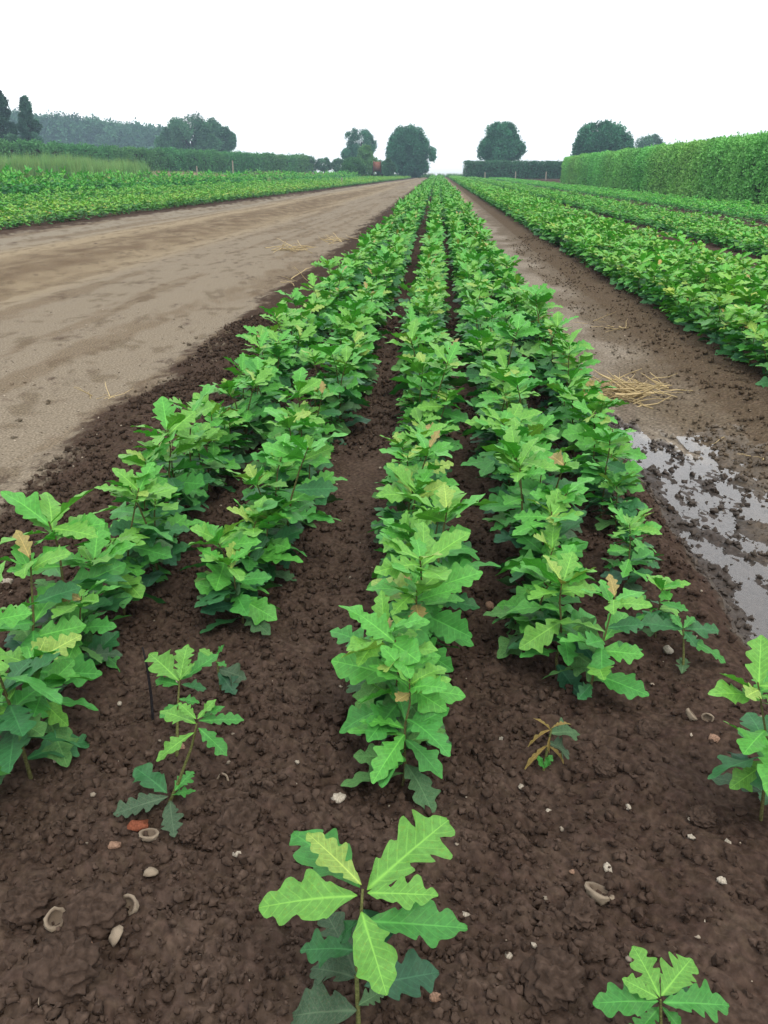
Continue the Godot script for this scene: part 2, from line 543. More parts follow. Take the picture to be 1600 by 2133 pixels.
# ---------------------------------------------------------------- leaves and saplings
func add_leaf(m: Mesher, x: Transform3D, sh: Array, col: Color, spl: int, cols: int) -> void:
	# one lobed blade along +z, one unit long, a rib in the middle and a wavy edge
	var w: float = sh[0]
	var nl: float = sh[1]
	var r := RandomNumberGenerator.new()
	r.seed = int(sh[6])
	for side in [-1.0, 1.0]:
		var ph := r.randf()
		var ts: Array[float] = [0.0]
		var k := 0
		while true:
			var t := (float(k) / spl - ph) / nl
			k += 1
			if t > 0.985: break
			if t > 0.02: ts.append(t)
		ts.append(1.0)
		var first := m.v.size()
		var deps := []
		var bul := []
		for q in int(nl) + 3:
			deps.append(float(sh[2]) * r.randf_range(0.45, 1.3))
			bul.append(r.randf_range(-0.20, 0.16))
		for t in ts:
			var e := pow(maxf(sin(PI * pow(t, 1.25)), 0.0), 0.75) * w
			if t < 0.12: e = minf(e, w * (0.06 + t * 2.0))
			var dep: float = deps[int(nl * t + ph + 0.5)] * ss(0.06, 0.28, t)
			var sinus := pow(absf(cos(PI * (nl * t + ph))), 3.4)
			var big: float = bul[int(nl * t + ph)]
			var hw := e * (1.0 - dep * sinus) * (1.0 + big * (1.0 - sinus)) + 0.004
			if t > 0.99: hw = 0.02
			var fwd := 0.30 * hw * (1.0 - sinus)
			for c in cols + 1:
				var f := float(c) / cols
				var s := hw * f
				var along := t + fwd * f * (1.0 - t)
				var y: float = float(sh[3]) * s - float(sh[4]) * along * along + float(sh[5]) * s * sin(along * 11.0 + side * 2.0 + float(sh[6]))
				if cols > 1 and c == 1: y -= 0.012
				m.vert(x * Vector3(side * s, y, along), Vector2(0.5 + 0.5 * side * s / w, clampf(along, 0.0, 1.0)), col)
		var row := cols + 1
		for q in ts.size() - 1:
			for c in cols:
				var a := first + q * row + c
				if side > 0:
					m.tri(a, a + row, a + 1); m.tri(a + 1, a + row, a + row + 1)
				else:
					m.tri(a, a + 1, a + row); m.tri(a + 1, a + row + 1, a + row)


func leaf_mesh(shape: int, pig: int, soiled: int) -> ArrayMesh:
	var key := shape * 100 + pig * 2 + soiled
	if not leaf_cache.has(key):
		var m := Mesher.new()
		var dye: Color = PIG[pig]
		if soiled: dye = dye.lerp(Color(0.10, 0.14, 0.085), 0.4)
		add_leaf(m, Transform3D.IDENTITY, SHAPES[shape], dye * 2.15, 6, 1)
		leaf_cache[key] = m.commit(mats["leaf_soiled" if soiled else "leaf"])
	return leaf_cache[key]


func sapling_spec(sd: int) -> Dictionary:
	var r := RandomNumberGenerator.new()
	r.seed = sd
	var h := r.randf_range(0.17, 0.30)
	var lean := Vector3(r.randf_range(-0.05, 0.05), 0, r.randf_range(-0.04, 0.04))
	var pts := []
	var rad := []
	for k in 6:
		var t := k / 5.0
		pts.append(Vector3(0, h * t, 0) + lean * t * t + Vector3(r.randf_range(-1, 1), 0, r.randf_range(-1, 1)) * 0.004)
		rad.append(lerpf(0.0034, 0.0014, t))
	var leaves := []
	var az := r.randf() * TAU
	var flush := r.randf()                       # how much new growth the tip carries
	var n := r.randi_range(20, 27)
	for k in n:
		var t := pow((k + 0.5) / n, 0.85)
		t = clampf(0.10 + 0.90 * t, 0, 1)
		if k % 3 == 1 and t < 0.75: t = lerpf(t, 0.48, 0.6)      # leaves bunch where a flush of growth ended
		if t > 0.72: t = lerpf(t, 0.97, 0.55)
		az += 2.399 + r.randf_range(-0.35, 0.35)
		var tip := ss(0.7, 1.0, t)
		var up := lerpf(r.randf_range(-0.15, 0.45), r.randf_range(0.15, 1.0), tip)
		var L := lerpf(r.randf_range(0.075, 0.118), r.randf_range(0.055, 0.100), tip)
		var i := int(t * 4.999)
		var p: Vector3 = (pts[i] as Vector3).lerp(pts[i + 1], t * 5.0 - i) if i < 5 else pts[5]
		var d := Vector3(cos(az) * cos(up), sin(up), sin(az) * cos(up))
		var b := dir_basis(d).rotated(d, r.randf_range(-0.75, 0.75))
		var pig := 2
		var q := r.randf()
		if t > 0.72:
			pig = (3 if q < 0.50 else 4 if q < 0.60 else 7 if q < 0.955 else 5) if flush > 0.40 else (7 if q < 0.45 else 2 if q < 0.8 else 3)
		elif t > 0.4: pig = 2 if q < 0.45 else 1 if q < 0.68 else 7 if q < 0.95 else 3
		else: pig = 1 if q < 0.5 else 0 if q < 0.78 else 2
		if pig == 5: L *= 0.62
		leaves.append({"x": Transform3D(Basis(b.x * L, b.y * L, b.z * L), p), "v": r.randi() % SHAPES.size(), "c": pig, "s": 1 if t < 0.45 and r.randf() < 0.35 else 0})
	return {"pts": pts, "rad": rad, "leaves": leaves}


func sapling_node(spec: Dictionary) -> Node3D:
	var o := Node3D.new()
	var m := Mesher.new()
	tube(m, spec.pts, spec.rad, 6, Color(0.17, 0.17, 0.07))
	part(o, "stem", m.commit(mats["plain"]))
	for l in spec.leaves: part(o, "leaf", leaf_mesh(l.v, l.c, l.s), l.x)
	return o


func sapling_mesh(spec: Dictionary, spl: int) -> ArrayMesh:
	var m := Mesher.new()
	var bare := Mesher.new()
	for l in spec.leaves: add_leaf(m, l.x, SHAPES[l.v] if spl > 1 else [0.26, 2.0, 0.3, 0.2, 0.15, 0.1, 3], PIG[l.c] * 2.15, spl, 1)
	tube(bare, spec.pts, spec.rad, 3, Color(0.17, 0.17, 0.07))
	var me := m.commit(mats["leaf"])
	bare.commit(mats["plain"])
	var arr := []
	arr.resize(Mesh.ARRAY_MAX)
	arr[Mesh.ARRAY_VERTEX] = bare.v; arr[Mesh.ARRAY_NORMAL] = bare.n; arr[Mesh.ARRAY_TEX_UV] = bare.uv; arr[Mesh.ARRAY_COLOR] = bare.c; arr[Mesh.ARRAY_INDEX] = bare.i
	me.add_surface_from_arrays(Mesh.PRIMITIVE_TRIANGLES, arr)
	me.surface_set_material(1, mats["plain"])
	return me


func front_seedling(key: String, label: String, hero := false) -> void:
	var d: Array = FRONT[key]
	var st: Array = d[0]
	var base: Vector3 = st[0]
	var gy := hgt(base.x, base.z) - 0.004
	var o := thing("oak_seedling", label, "seedling", Vector3(base.x, gy, base.z), "small oak seedlings standing apart in front of the rows")
	var pts := []
	var rad := []
	for k in st.size():
		pts.append((st[k] as Vector3) - Vector3(base.x, 0.0, base.z))
		rad.append(lerpf(0.0032, 0.0016, float(k) / (st.size() - 1)))
	var m := Mesher.new()
	tube(m, pts, rad, 8, Color(0.20, 0.22, 0.08))
	part(o, "stem", m.commit(mats["plain"]))
	var k := 0
	for l in d[1]:
		var b := Vector3(l[0], l[1], l[2])
		var t := Vector3(l[3], l[4], l[5])
		var s: Array = (SHAPES[(k * 3 + key.length() * 5 + key.unicode_at(0)) % SHAPES.size()] as Array).duplicate()
		s[0] = float(l[6]) * (1.12 if hero else 1.05)
		s[1] = 4.0 + (k % 2)
		s[6] = k * 13 + 7 + key.unicode_at(0)
		if int(l[7]) == 6: s[3] = 1.5; s[4] = 0.5
		else:
			s[4] = float(s[4]) * 0.6
			s[5] = float(s[5]) * 1.6
		var L := b.distance_to(t) * (1.04 if int(l[7]) != 6 else 1.2)
		var side := Vector3(rr(-0.25, 0.25), 1.0, 0.25)
		var bs := dir_basis(t - b, side)
		var lm := Mesher.new()
		var dye: Color = PIG[int(l[7])]
		if int(l[8]): dye = dye.lerp(Color(0.10, 0.14, 0.085), 0.5)      # dried splashes of earth
		add_leaf(lm, Transform3D(Basis(bs.x * L, bs.y * L, bs.z * L), Vector3.ZERO), s, dye * 1.85, 8 if hero else 6, 2)
		part(o, "leaf", lm.commit(mats["leaf_soiled" if int(l[8]) else "leaf"]), Transform3D(Basis.IDENTITY, b - Vector3(base.x, 0.0, base.z)))
		k += 1


const ORD := ["first", "second", "third", "fourth", "fifth", "sixth", "seventh", "eighth", "ninth", "tenth"]
const ROWX := [-0.735, -0.42, -0.03, 0.285, 0.575]
const ROW_START := [-0.98, -1.60, -1.10, -1.38, -2.22]
const ROW_NAME := ["row beside the pale sandy track", "second row from the sandy track", "middle row of the oak bed", "row between middle row and puddle-side row", "outer row beside the puddle track"]
const PROTOS := 18


func build_saplings() -> void:
	var specs := []
	var nodes := []
	for k in PROTOS:
		specs.append(sapling_spec(100 + k * 7))
		nodes.append(sapling_node(specs[k]))
	var row_end := []
	rng.seed = 77
	for row in 5:
		var z: float = ROW_START[row]
		for k in 60:
			var x: float = ROWX[row] + rr(-0.05, 0.05)
			var o: Node3D = nodes[rng.randi() % PROTOS].duplicate()
			o.name = numbered("oak_sapling")
			add_child(o)
			o.position = Vector3(x, hgt(x, z) - 0.006, z)
			var s := rr(0.90, 1.26) * (0.84 if k == 0 else 1.0) * (1.0 + 0.07 * ss(-1.8, -3.2, z))
			o.basis = Basis(Vector3.UP, rr(0, TAU)) * Basis(Vector3.RIGHT, rr(-0.10, 0.10)) * Basis.from_scale(Vector3(s, s * rr(0.9, 1.12), s))
			var lab: String = "%s oak sapling from the near end of the %s" % [ORD[k], ROW_NAME[row]] if k < ORD.size() else "leafy oak sapling packed farther along the %s" % ROW_NAME[row]
			tag(o, lab, "sapling", "oak saplings of the " + ROW_NAME[row])
			z -= rr(0.070, 0.108)
		row_end.append(z)
	# seedlings at the near end of the outer row and along its gap
	for d in [[1560, 0.562, -1.06, 0.95, "leafy oak sapling cut by the frame beside the bare foreground soil"], [1, 0.53, -1.62, 0.62, "low oak sapling in the gap of the puddle-side row"], [2, 0.50, -1.80, 0.8, "oak sapling standing alone before the dense puddle-side row"], [3, 0.56, -1.95, 0.75, "short oak sapling closing the gap of the puddle-side row"], [5, -0.74, -0.86, 0.9, "oak sapling at the very near end beside the sandy track"]]:
		var o: Node3D = nodes[int(d[0]) % PROTOS].duplicate()
		o.name = numbered("oak_sapling")
		add_child(o)
		o.position = Vector3(d[1], hgt(d[1], d[2]) - 0.006, d[2])
		o.basis = Basis(Vector3.UP, rr(0, TAU)) * Basis.from_scale(Vector3.ONE * float(d[3]))
		tag(o, d[4], "sapling", "oak saplings at the thin near ends")
	for o in nodes: o.free()
	# the rest of the rows and the neighbouring beds
	var mid := []
	var far := []
	for k in 8:
		mid.append(sapling_mesh(specs[k], 3))
		far.append(sapling_mesh(specs[k + 8], 1))
	var lists := []
	# [name, label, rows as x, z from, z to, step near, tint, size, left]
	fill_bed("oak_bed", "dense far part of the five oak rows running to the horizon", ROWX, row_end, -128.0, 0.088, Color(1.0, 1.0, 1.0), 1.13, 1.0, false, mid, far)
	fill_bed("oak_bed", "leafy oak bed across the wheel track on its raised bank", [1.76, 2.03, 2.30, 2.57, 2.84], [-2.4, -2.6, -3.0, -3.5, -4.0], -128.0, 0.085, Color(1.15, 1.08, 0.95), 1.08, 0.9, false, mid, far)
	fill_bed("seedling_bed", "second bed beyond the wheel track, with bare furrow before it", [4.05, 4.32, 4.59, 4.86, 5.13], [-6.0, -6.0, -6.0, -6.0, -6.0], -128.0, 0.10, Color(1.08, 1.10, 0.95), 0.9, 0.85, false, mid, far)
	fill_bed("seedling_bed", "sparse weedy strip between the green beds near the hedge", [5.8, 6.2, 6.6], [-9.0, -9.0, -9.0], -128.0, 0.34, Color(1.0, 1.0, 1.1), 0.6, 0.5, false, mid, far)
	fill_bed("seedling_bed", "fine light green bed along the foot of the tall hedge", [6.9, 7.2, 7.5, 7.8, 8.1, 8.4, 8.7, 9.0], [-12.0, -12.0, -12.0, -12.0, -12.0, -12.0, -12.0, -12.0], -125.0, 0.11, Color(1.0, 1.25, 1.0), 0.72, 0.8, false, mid, far)
	fill_bed("seedling_bed", "yellowish green bed along the far edge of the sandy track", [-0.15, -0.5, -0.85, -1.2, -1.55, -1.9, -2.25, -2.6], [-9.0], -122.0, 0.13, Color(1.45, 1.12, 1.0), 1.0, 0.95, true, mid, far)
	fill_bed("seedling_bed", "mid green bed behind the yellowish bed", [-3.3, -3.65, -4.0, -4.35, -4.7, -5.05], [-10.0], -118.0, 0.15, Color(1.15, 1.1, 0.95), 1.05, 1.05, true, mid, far)
	fill_bed("seedling_bed", "tall bushy dark green bed farthest from the sandy track", [-5.9, -6.3, -6.7, -7.1, -7.5], [-11.0], -112.0, 0.19, Color(0.9, 1.1, 1.05), 1.35, 1.75, true, mid, far)


func fill_bed(called: String, label: String, rows: Array, from: Array, to: float, step: float, tint: Color, size: float, tall: float, left: bool, mid: Array, far: Array) -> void:
	var o := thing(called, label, "bed", Vector3.ZERO, "", "stuff")
	var xs := []
	var cs := []
	for k in 16: xs.append([]); cs.append([])
	for r in rows.size():
		var z: float = from[r] if r < from.size() else from[0]
		while z > to:
			var dist := absf(z)
			var grow := 1.0 + ss(25.0, 90.0, dist) * 0.6
			var x: float = rows[r] + rr(-0.04, 0.04) * grow
			if left: x += edge_left(z)
			if n_big.get_noise_2d(x * 40.0, z * 12.0) < 0.52:
				var k := (rng.randi() % 8) + (0 if dist < 16.0 else 8)
				var s := size * rr(0.82, 1.2) * (1.0 + 0.25 * n_big.get_noise_2d(x * 8.0 + 70.0, z * 8.0))
				var sw := s * (1.0 + 0.45 * (grow - 1.0))
				var b := Basis(Vector3.UP, rr(0, TAU)) * Basis(Vector3.RIGHT, rr(-0.12, 0.12)) * Basis.from_scale(Vector3(sw, s * tall * rr(0.9, 1.12), sw))
				xs[k].append(Transform3D(b, Vector3(x, hgt(x, z, 0.05) - 0.006, z)))
				var v := rr(0.85, 1.15)
				cs[k].append(Color(tint.r * v * rr(0.9, 1.15), tint.g * v, tint.b * v))
			z -= step * rr(0.75, 1.25) * grow * (1.0 + 0.6 * ss(60.0, 110.0, dist))
	for k in 16:
		if xs[k].size():
			var p := many(o, "saplings", mid[k] if k < 8 else far[k - 8], xs[k], cs[k])
			p.set_meta("kind", "stuff")


# ---------------------------------------------------------------- trees and hedges
func make_clump() -> ArrayMesh:
	# a spray of small leaves about one unit across
	var m := Mesher.new()
	var r := RandomNumberGenerator.new()
	r.seed = 9
	for k in 16:
		var d := Vector3(r.randfn(), r.randfn() * 0.8 + 0.15, r.randfn()).normalized()
		var p := d * r.randf_range(0.12, 0.5)
		var f := (d + Vector3(r.randfn(), r.randfn() - 0.3, r.randfn()) * 0.5).normalized()
		var b := dir_basis(f).rotated(f, r.randf_range(-1, 1))
		var L := r.randf_range(0.22, 0.34)
		var v := r.randf_range(0.85, 1.15)
		var c := Color(v, v, v)
		var a0 := m.vert(p, Vector2.ZERO, c)
		var a1 := m.vert(p + b.z * L * 0.5 + b.x * L * 0.32 + b.y * L * 0.08, Vector2.ZERO, c)
		var a2 := m.vert(p + b.z * L, Vector2.ZERO, c)
		var a3 := m.vert(p + b.z * L * 0.5 - b.x * L * 0.32 + b.y * L * 0.08, Vector2.ZERO, c)
		m.tri(a0, a1, a2); m.tri(a0, a2, a3)
	return m.commit(mats["foliage"])


func lobes_of(e: Array, count: int, share: float) -> Array:
	# knobs over an ellipsoid [centre, radii]
	var out := []
	var c: Vector3 = e[0]
	var r: Vector3 = e[1]
	for k in count:
		var y := 1.0 - 2.0 * (k + 0.5) / count
		var a := k * 2.399 + rr(-0.4, 0.4)
		var d := Vector3(sqrt(1.0 - y * y) * cos(a), y, sqrt(1.0 - y * y) * sin(a))
		var s := rr(0.7, 1.25) * share
		out.append([c + d * r * rr(0.55, 0.90), Vector3.ONE * (r.x + r.y + r.z) / 3.0 * s, d])
	return out


func crown_points(lobes: Array, each: int, size: float, col: Color, xs: Array, cs: Array, base: Vector3) -> void:
	for l in lobes:
		var hue := rr(0.62, 1.35)
		var out: Vector3 = l[2]
		var c: Vector3 = l[0]
		var r: Vector3 = l[1]
		for k in each:
			var d := Vector3(rng.randfn(), rng.randfn(), rng.randfn()).normalized()
			if d.dot(out) < -0.25: d = -d
			var p := c + d * r * pow(rng.randf(), 0.25)
			if p.y < 0.15: continue
			var s := size * rr(0.7, 1.3)
			xs.append(Transform3D(Basis.from_euler(Vector3(rr(0, TAU), rr(0, TAU), rr(0, TAU))).scaled(Vector3.ONE * s), p))
			var v := hue * rr(0.85, 1.15)
			cs.append(Color(col.r * v * rr(0.9, 1.12), col.g * v, col.b * v))


func tree(called: String, label: String, group: String, at: Vector3, crown: Array, count: int, share: float, each: int, size: float, col: Color, trunk: float, sd: int) -> void:
	rng.seed = sd
	var o := thing(called, label, "tree" if called.ends_with("tree") else "bush", at, group)
	var all := []
	for e in crown: all.append_array(lobes_of(e, count, share))
	var m := Mesher.new()
	var e0: Array = crown[0]
	var mid: Vector3 = e0[0]
	tube(m, [Vector3(0, -0.3, 0), Vector3(0.02, 0.2, 0) , Vector3(mid.x * 0.4, mid.y * 0.5, mid.z * 0.4), mid + Vector3(0, 0.2, 0)], [trunk * 1.5, trunk * 1.1, trunk * 0.85, trunk * 0.4], 8, Color(0.085, 0.07, 0.052))
	part(o, "trunk", m.commit(mats["bark"]))
	var lm := Mesher.new()
	for k in range(0, all.size(), 2):
		var p: Vector3 = all[k][0]
		var from := Vector3(mid.x * 0.4, mid.y * rr(0.4, 0.75), mid.z * 0.4)
		var elbow := from.lerp(p, 0.5) + Vector3(0, -0.06 * mid.y, 0)
		tube(lm, [from, elbow, p], [trunk * 0.5, trunk * 0.28, trunk * 0.06], 5, Color(0.085, 0.07, 0.052))
	part(o, "limbs", lm.commit(mats["bark"]))
	var xs := []
	var cs := []
	crown_points(all, each, size, col, xs, cs, at)
	many(o, "crown", clump_mesh, xs, cs).set_meta("kind", "stuff")


func hedge(called: String, label: String, a: Vector3, b: Vector3, tall_a: float, tall_b: float, wide: float, per_m: float, size: float, col: Color, bulge: float, sd: int, skip_far := false) -> void:
	rng.seed = sd
	var o := thing(called, label, "hedge", a)
	var run := b - a
	run.y = 0.0
	var len := run.length()
	var f := run / len
	var side := Vector3(-f.z, 0, f.x)
	# twiggy core
	var m := Mesher.new()
	var steps := int(len / 0.8) + 1
	var prof := [Vector2(-0.40, 0.02), Vector2(-0.42, 0.6), Vector2(-0.34, 0.86), Vector2(0.0, 0.90), Vector2(0.34, 0.86), Vector2(0.42, 0.6), Vector2(0.40, 0.02)]
	for k in steps + 1:
		var t := float(k) / steps
		var H := lerpf(tall_a, tall_b, t)
		for q in prof:
			var wob := 1.0 + 0.10 * n_big.get_noise_3d(t * len * 20.0, q.x * 60.0, q.y * 60.0)
			m.vert(f * (0.25 + (len - 0.5) * t) + Vector3.UP * (q.y * H * wob + lerpf(0.0, b.y - a.y, t)) + side * q.x * (wide - 0.2) * wob, Vector2.ZERO, Color(0.05, 0.055, 0.03))
	for k in steps:
		for q in prof.size() - 1:
			var i := k * prof.size() + q
			m.tri(i, i + prof.size(), i + 1); m.tri(i + 1, i + prof.size(), i + prof.size() + 1)
	for q in range(1, prof.size() - 1):
		m.tri(0, q, q + 1)
		var z := steps * prof.size()
		m.tri(z, z + q + 1, z + q)
	part(o, "branches", m.commit(mats["bark"]))
	var xs := []
	var cs := []
	var n := int(len * per_m)
	for k in n:
		var t := rng.randf()
		var H := lerpf(tall_a, tall_b, t)
		# walk the outline: side, top, side, with shaggy depth
		var per := 2.0 * H + wide
		var u := rng.randf() * per
		var p: Vector2
		if u < H: p = Vector2(-0.5 * wide, u)
		elif u < H + wide: p = Vector2(u - H - 0.5 * wide, H)
		else: p = Vector2(0.5 * wide, u - H - wide)
		var top := p.y / H
		p.x *= 1.0 - 0.18 * ss(0.7, 1.0, top)
		var bump := bulge * (n_big.get_noise_3d(t * len * 14.0, p.y * 18.0, p.x * 30.0) + 0.5 * n_a.get_noise_3d(t * len * 1.1, p.y * 1.3, p.x))
		var c := Vector2(0, H * 0.5)
		var q := p + (p - c).normalized() * (bump + rr(-0.12, 0.06) * bulge * 3.0)
		var along := t * len
		if rng.randf() < 0.03 and top > 0.9: q.y += rr(0.05, 0.3) * bulge * 2.0
		if q.y < 0.05: q.y = 0.05
		var pos := f * along + side * q.x + Vector3.UP * (q.y + lerpf(0.0, b.y - a.y, t))
		if k < n * 0.03:             # close the two ends
			pos = f * (0.0 if k % 2 else len) + side * rr(-0.5, 0.5) * wide + Vector3.UP * rr(0.05, H)
		var s := size * rr(0.7, 1.3)
		xs.append(Transform3D(Basis.from_euler(Vector3(rr(0, TAU), rr(0, TAU), rr(0, TAU))).scaled(Vector3.ONE * s), pos))
		var v := rr(0.8, 1.2) * (1.0 + 0.25 * n_big.get_noise_2d(along * 6.0, p.y * 9.0))
		cs.append(Color(col.r * v * (1.0 + 0.5 * n_big.get_noise_2d(along * 3.0 + 50.0, 0)), col.g * v, col.b * v))
	many(o, "foliage", clump_mesh, xs, cs).set_meta("kind", "stuff")


func grass_tuft(blades: int, lean: float) -> ArrayMesh:
	var m := Mesher.new()
	for k in blades:
		var a := rr(0, TAU)
		var d := Vector3(cos(a), 0, sin(a))
		var s := Vector3(-d.z, 0, d.x) * rr(0.010, 0.022)
		var p := Vector3(rr(-0.15, 0.15), 0, rr(-0.15, 0.15))
		var h := rr(0.6, 1.0)
		var l := rr(0.3, 1.0) * lean
		var v := rr(0.8, 1.2)
		var c := Color(v, v, v)
		var q := []
		for t in [0.0, 0.45, 0.8, 1.0]:
			var mid: Vector3 = p + Vector3.UP * h * t + d * l * t * t
			q.append(m.vert(mid - s * (1.05 - t), Vector2.ZERO, c))
			q.append(m.vert(mid + s * (1.05 - t), Vector2.ZERO, c))
		for t in 3:
			m.tri(q[t * 2], q[t * 2 + 2], q[t * 2 + 1]); m.tri(q[t * 2 + 1], q[t * 2 + 2], q[t * 2 + 3])
	return m.commit(mats["foliage"])


func build_background() -> void:
	clump_mesh = make_clump()
	var dark := Color(0.046, 0.175, 0.095)
	var far_trees := "round field trees on the horizon"
	tree("broad_tree", "dense round dark tree at the end of the sandy track", far_trees, Vector3(-4.6, -0.1, -135), [[Vector3(0, 4.5, 0), Vector3(3.2, 2.75, 3.0)], [Vector3(0.1, 3.2, 0), Vector3(3.75, 2.1, 3.4)], [Vector3(0.4, 1.6, 0), Vector3(2.6, 1.3, 2.4)]], 56, 0.24, 36, 0.80, dark, 0.30, 1)
	tree("broad_tree", "round dark tree rising through the dark far hedge", far_trees, Vector3(8.9, -0.1, -124), [[Vector3(-0.1, 4.75, 0), Vector3(2.4, 2.65, 2.4)], [Vector3(0.1, 3.9, 0), Vector3(3.35, 1.7, 3.0)]], 60, 0.24, 36, 0.72, dark * 1.08, 0.28, 2)
	tree("broad_tree", "dark tree showing its crown over the tall bright hedge", far_trees, Vector3(20.4, -0.1, -110), [[Vector3(-0.2, 4.3, 0), Vector3(3.2, 2.3, 3.0)], [Vector3(1.4, 3.3, 0.5), Vector3(2.6, 1.8, 2.4)], [Vector3(-1.3, 3.3, 0.4), Vector3(2.4, 1.8, 2.4)]], 48, 0.24, 36, 0.72, dark * 1.05, 0.28, 3)
	tree("broad_tree", "small pale tree peeping over the tall bright hedge", far_trees, Vector3(38.0, -0.6, -160), [[Vector3(0, 5.2, 0), Vector3(2.3, 1.9, 2.2)]], 22, 0.40, 45, 0.7, Color(0.07, 0.18, 0.10), 0.2, 4)
	tree("broad_tree", "open crowned oak behind the clipped bush and rusty reel", far_trees, Vector3(-13.4, 0.1, -150), [[Vector3(0.2, 5.2, 0), Vector3(2.6, 2.1, 2.4)], [Vector3(-1.5, 3.2, 0.3), Vector3(1.7, 1.4, 1.7)]], 22, 0.33, 42, 0.6, dark, 0.3, 5)
	tree("broad_tree", "very broad old tree rising behind the long hedge", far_trees, Vector3(-43.0, 0.4, -152), [[Vector3(-0.3, 5.2, 0), Vector3(5.2, 3.9, 4.6)], [Vector3(-3.7, 4.3, 0.6), Vector3(2.6, 3.0, 3.0)], [Vector3(3.2, 5.4, 0.4), Vector3(2.4, 3.2, 2.6)], [Vector3(5.7, 5.6, 0), Vector3(1.4, 1.6, 1.2)]], 42, 0.26, 38, 0.95, Color(0.058, 0.160, 0.085), 0.5, 6)
	tree("tapered_tree", "young tapering green tree between clipped bush and rusty reel", "", Vector3(-9.9, 0, -119), [[Vector3(0, 1.5, 0), Vector3(1.5, 1.4, 1.4)], [Vector3(0, 2.9, 0), Vector3(0.85, 1.3, 0.85)]], 20, 0.36, 42, 0.5, Color(0.11, 0.26, 0.09), 0.12, 7)
	tree("clipped_bush", "rounded green clipped bush beside the rusty reel", "", Vector3(-10.9, 0, -111), [[Vector3(0, 1.15, 0), Vector3(1.6, 1.15, 1.4)]], 26, 0.36, 60, 0.42, Color(0.065, 0.20, 0.065), 0.08, 8)
	tree("clipped_bush", "dark bush just behind the rusty reel", "", Vector3(-7.2, 0, -120), [[Vector3(0, 1.1, 0), Vector3(1.3, 1.25, 1.2)]], 22, 0.36, 50, 0.42, Color(0.055, 0.16, 0.07), 0.08, 9)
	for k in 3:
		tree("orchard_tree", ["first small bushy tree past the end of the long hedge", "middle small bushy tree between long hedge and clipped bush", "small bushy tree nearest the clipped bush"][k], "small trees against the pale stubble", Vector3([-20.2, -17.9, -15.6][k], 0.25, -136), [[Vector3(0, 1.55, 0), Vector3([1.3, 1.25, 1.0][k], 0.95, 1.1)]], 18, 0.38, 34, 0.42, Color(0.065, 0.175, 0.085), 0.1, 10 + k)
	tree("conifer_tree", "tall dark ragged tree cut by the frame edge", "", Vector3(-47.6, 0.5, -94), [[Vector3(-0.4, 7.0, 0), Vector3(1.1, 1.5, 1.1)], [Vector3(-0.3, 4.4, 0), Vector3(1.6, 2.2, 1.6)], [Vector3(-0.3, 2.2, 0), Vector3(2.2, 1.8, 2.0)]], 18, 0.36, 50, 0.6, Color(0.036, 0.095, 0.060), 0.2, 15)
	tree("spruce_tree", "slender spiky blue green tree beside the tall dark tree", "", Vector3(-45.7, 0.5, -96), [[Vector3(0, 5.0, 0), Vector3(1.0, 1.5, 1.0)], [Vector3(0, 6.9, 0), Vector3(0.42, 1.1, 0.42)], [Vector3(0, 3.2, 0), Vector3(1.3, 1.3, 1.3)]], 18, 0.34, 40, 0.42, Color(0.065, 0.165, 0.11), 0.14, 16)
	tree("broad_bush", "wide dark bush at the foot of the spiky tree", "", Vector3(-45.0, 0.5, -90), [[Vector3(-0.6, 2.0, 0), Vector3(2.6, 2.0, 2.0)], [Vector3(1.1, 1.7, 0.4), Vector3(1.3, 1.5, 1.4)]], 24, 0.34, 55, 0.55, Color(0.05, 0.135, 0.07), 0.15, 17)
	# the far wood, one mass
	rng.seed = 40
	var o := thing("distant_woodland", "blue green wood on the skyline behind the long hedge", "woodland", Vector3(0, 0, 0), "", "stuff")
	var xs := []
	var cs := []
	for k in 95:
		var t := rng.randf()
		var top := lerpf(16.5, 10.5, pow(t, 1.4)) + rr(-1.0, 0.6)
		var x := lerpf(-140.0, -78.0, t) + rr(-2, 2)
		var rad := rr(3.0, 4.6)
		crown_points(lobes_of([Vector3(x, top - rad * 0.8, -262.0 + rr(-8, 8)), Vector3(rad, rad * rr(0.8, 1.0), rad)], 9, 0.5), 13, 2.1, Color(0.055, 0.150, 0.080), xs, cs, Vector3.ZERO)
		crown_points([[Vector3(x, (top - rad) * 0.5, -258.0 + rr(-4, 4)), Vector3(rad, (top - rad) * 0.6, rad * 0.6), Vector3.BACK]], 60, 2.2, Color(0.050, 0.135, 0.075), xs, cs, Vector3.ZERO)
	many(o, "crowns", clump_mesh, xs, cs)
	# hedges
	hedge("tall_hedge", "tall clipped bright green hedge along the far beds", Vector3(10.9, 0, -19), Vector3(12.1, 0, -80), 1.98, 1.98, 1.5, 330.0, 0.27, Color(0.19, 0.46, 0.11), 0.18, 50)
	hedge("field_hedge", "dark clipped hedge across the field end under the round tree", Vector3(3.7, -0.1, -119), Vector3(18.0, -0.1, -117), 2.1, 2.0, 1.6, 130.0, 0.5, Color(0.052, 0.155, 0.075), 0.14, 51)
	hedge("long_hedge", "long uneven dark green hedge behind the tall grass", Vector3(-38.5, 0.35, -73), Vector3(-20.8, 0.3, -136), 2.75, 2.5, 1.8, 150.0, 0.52, Color(0.08, 0.235, 0.075), 0.42, 52)
	# low green crop on the crest, tall grass and dry grass on the left
	rng.seed = 60
	var tuft := grass_tuft(16, 0.35)
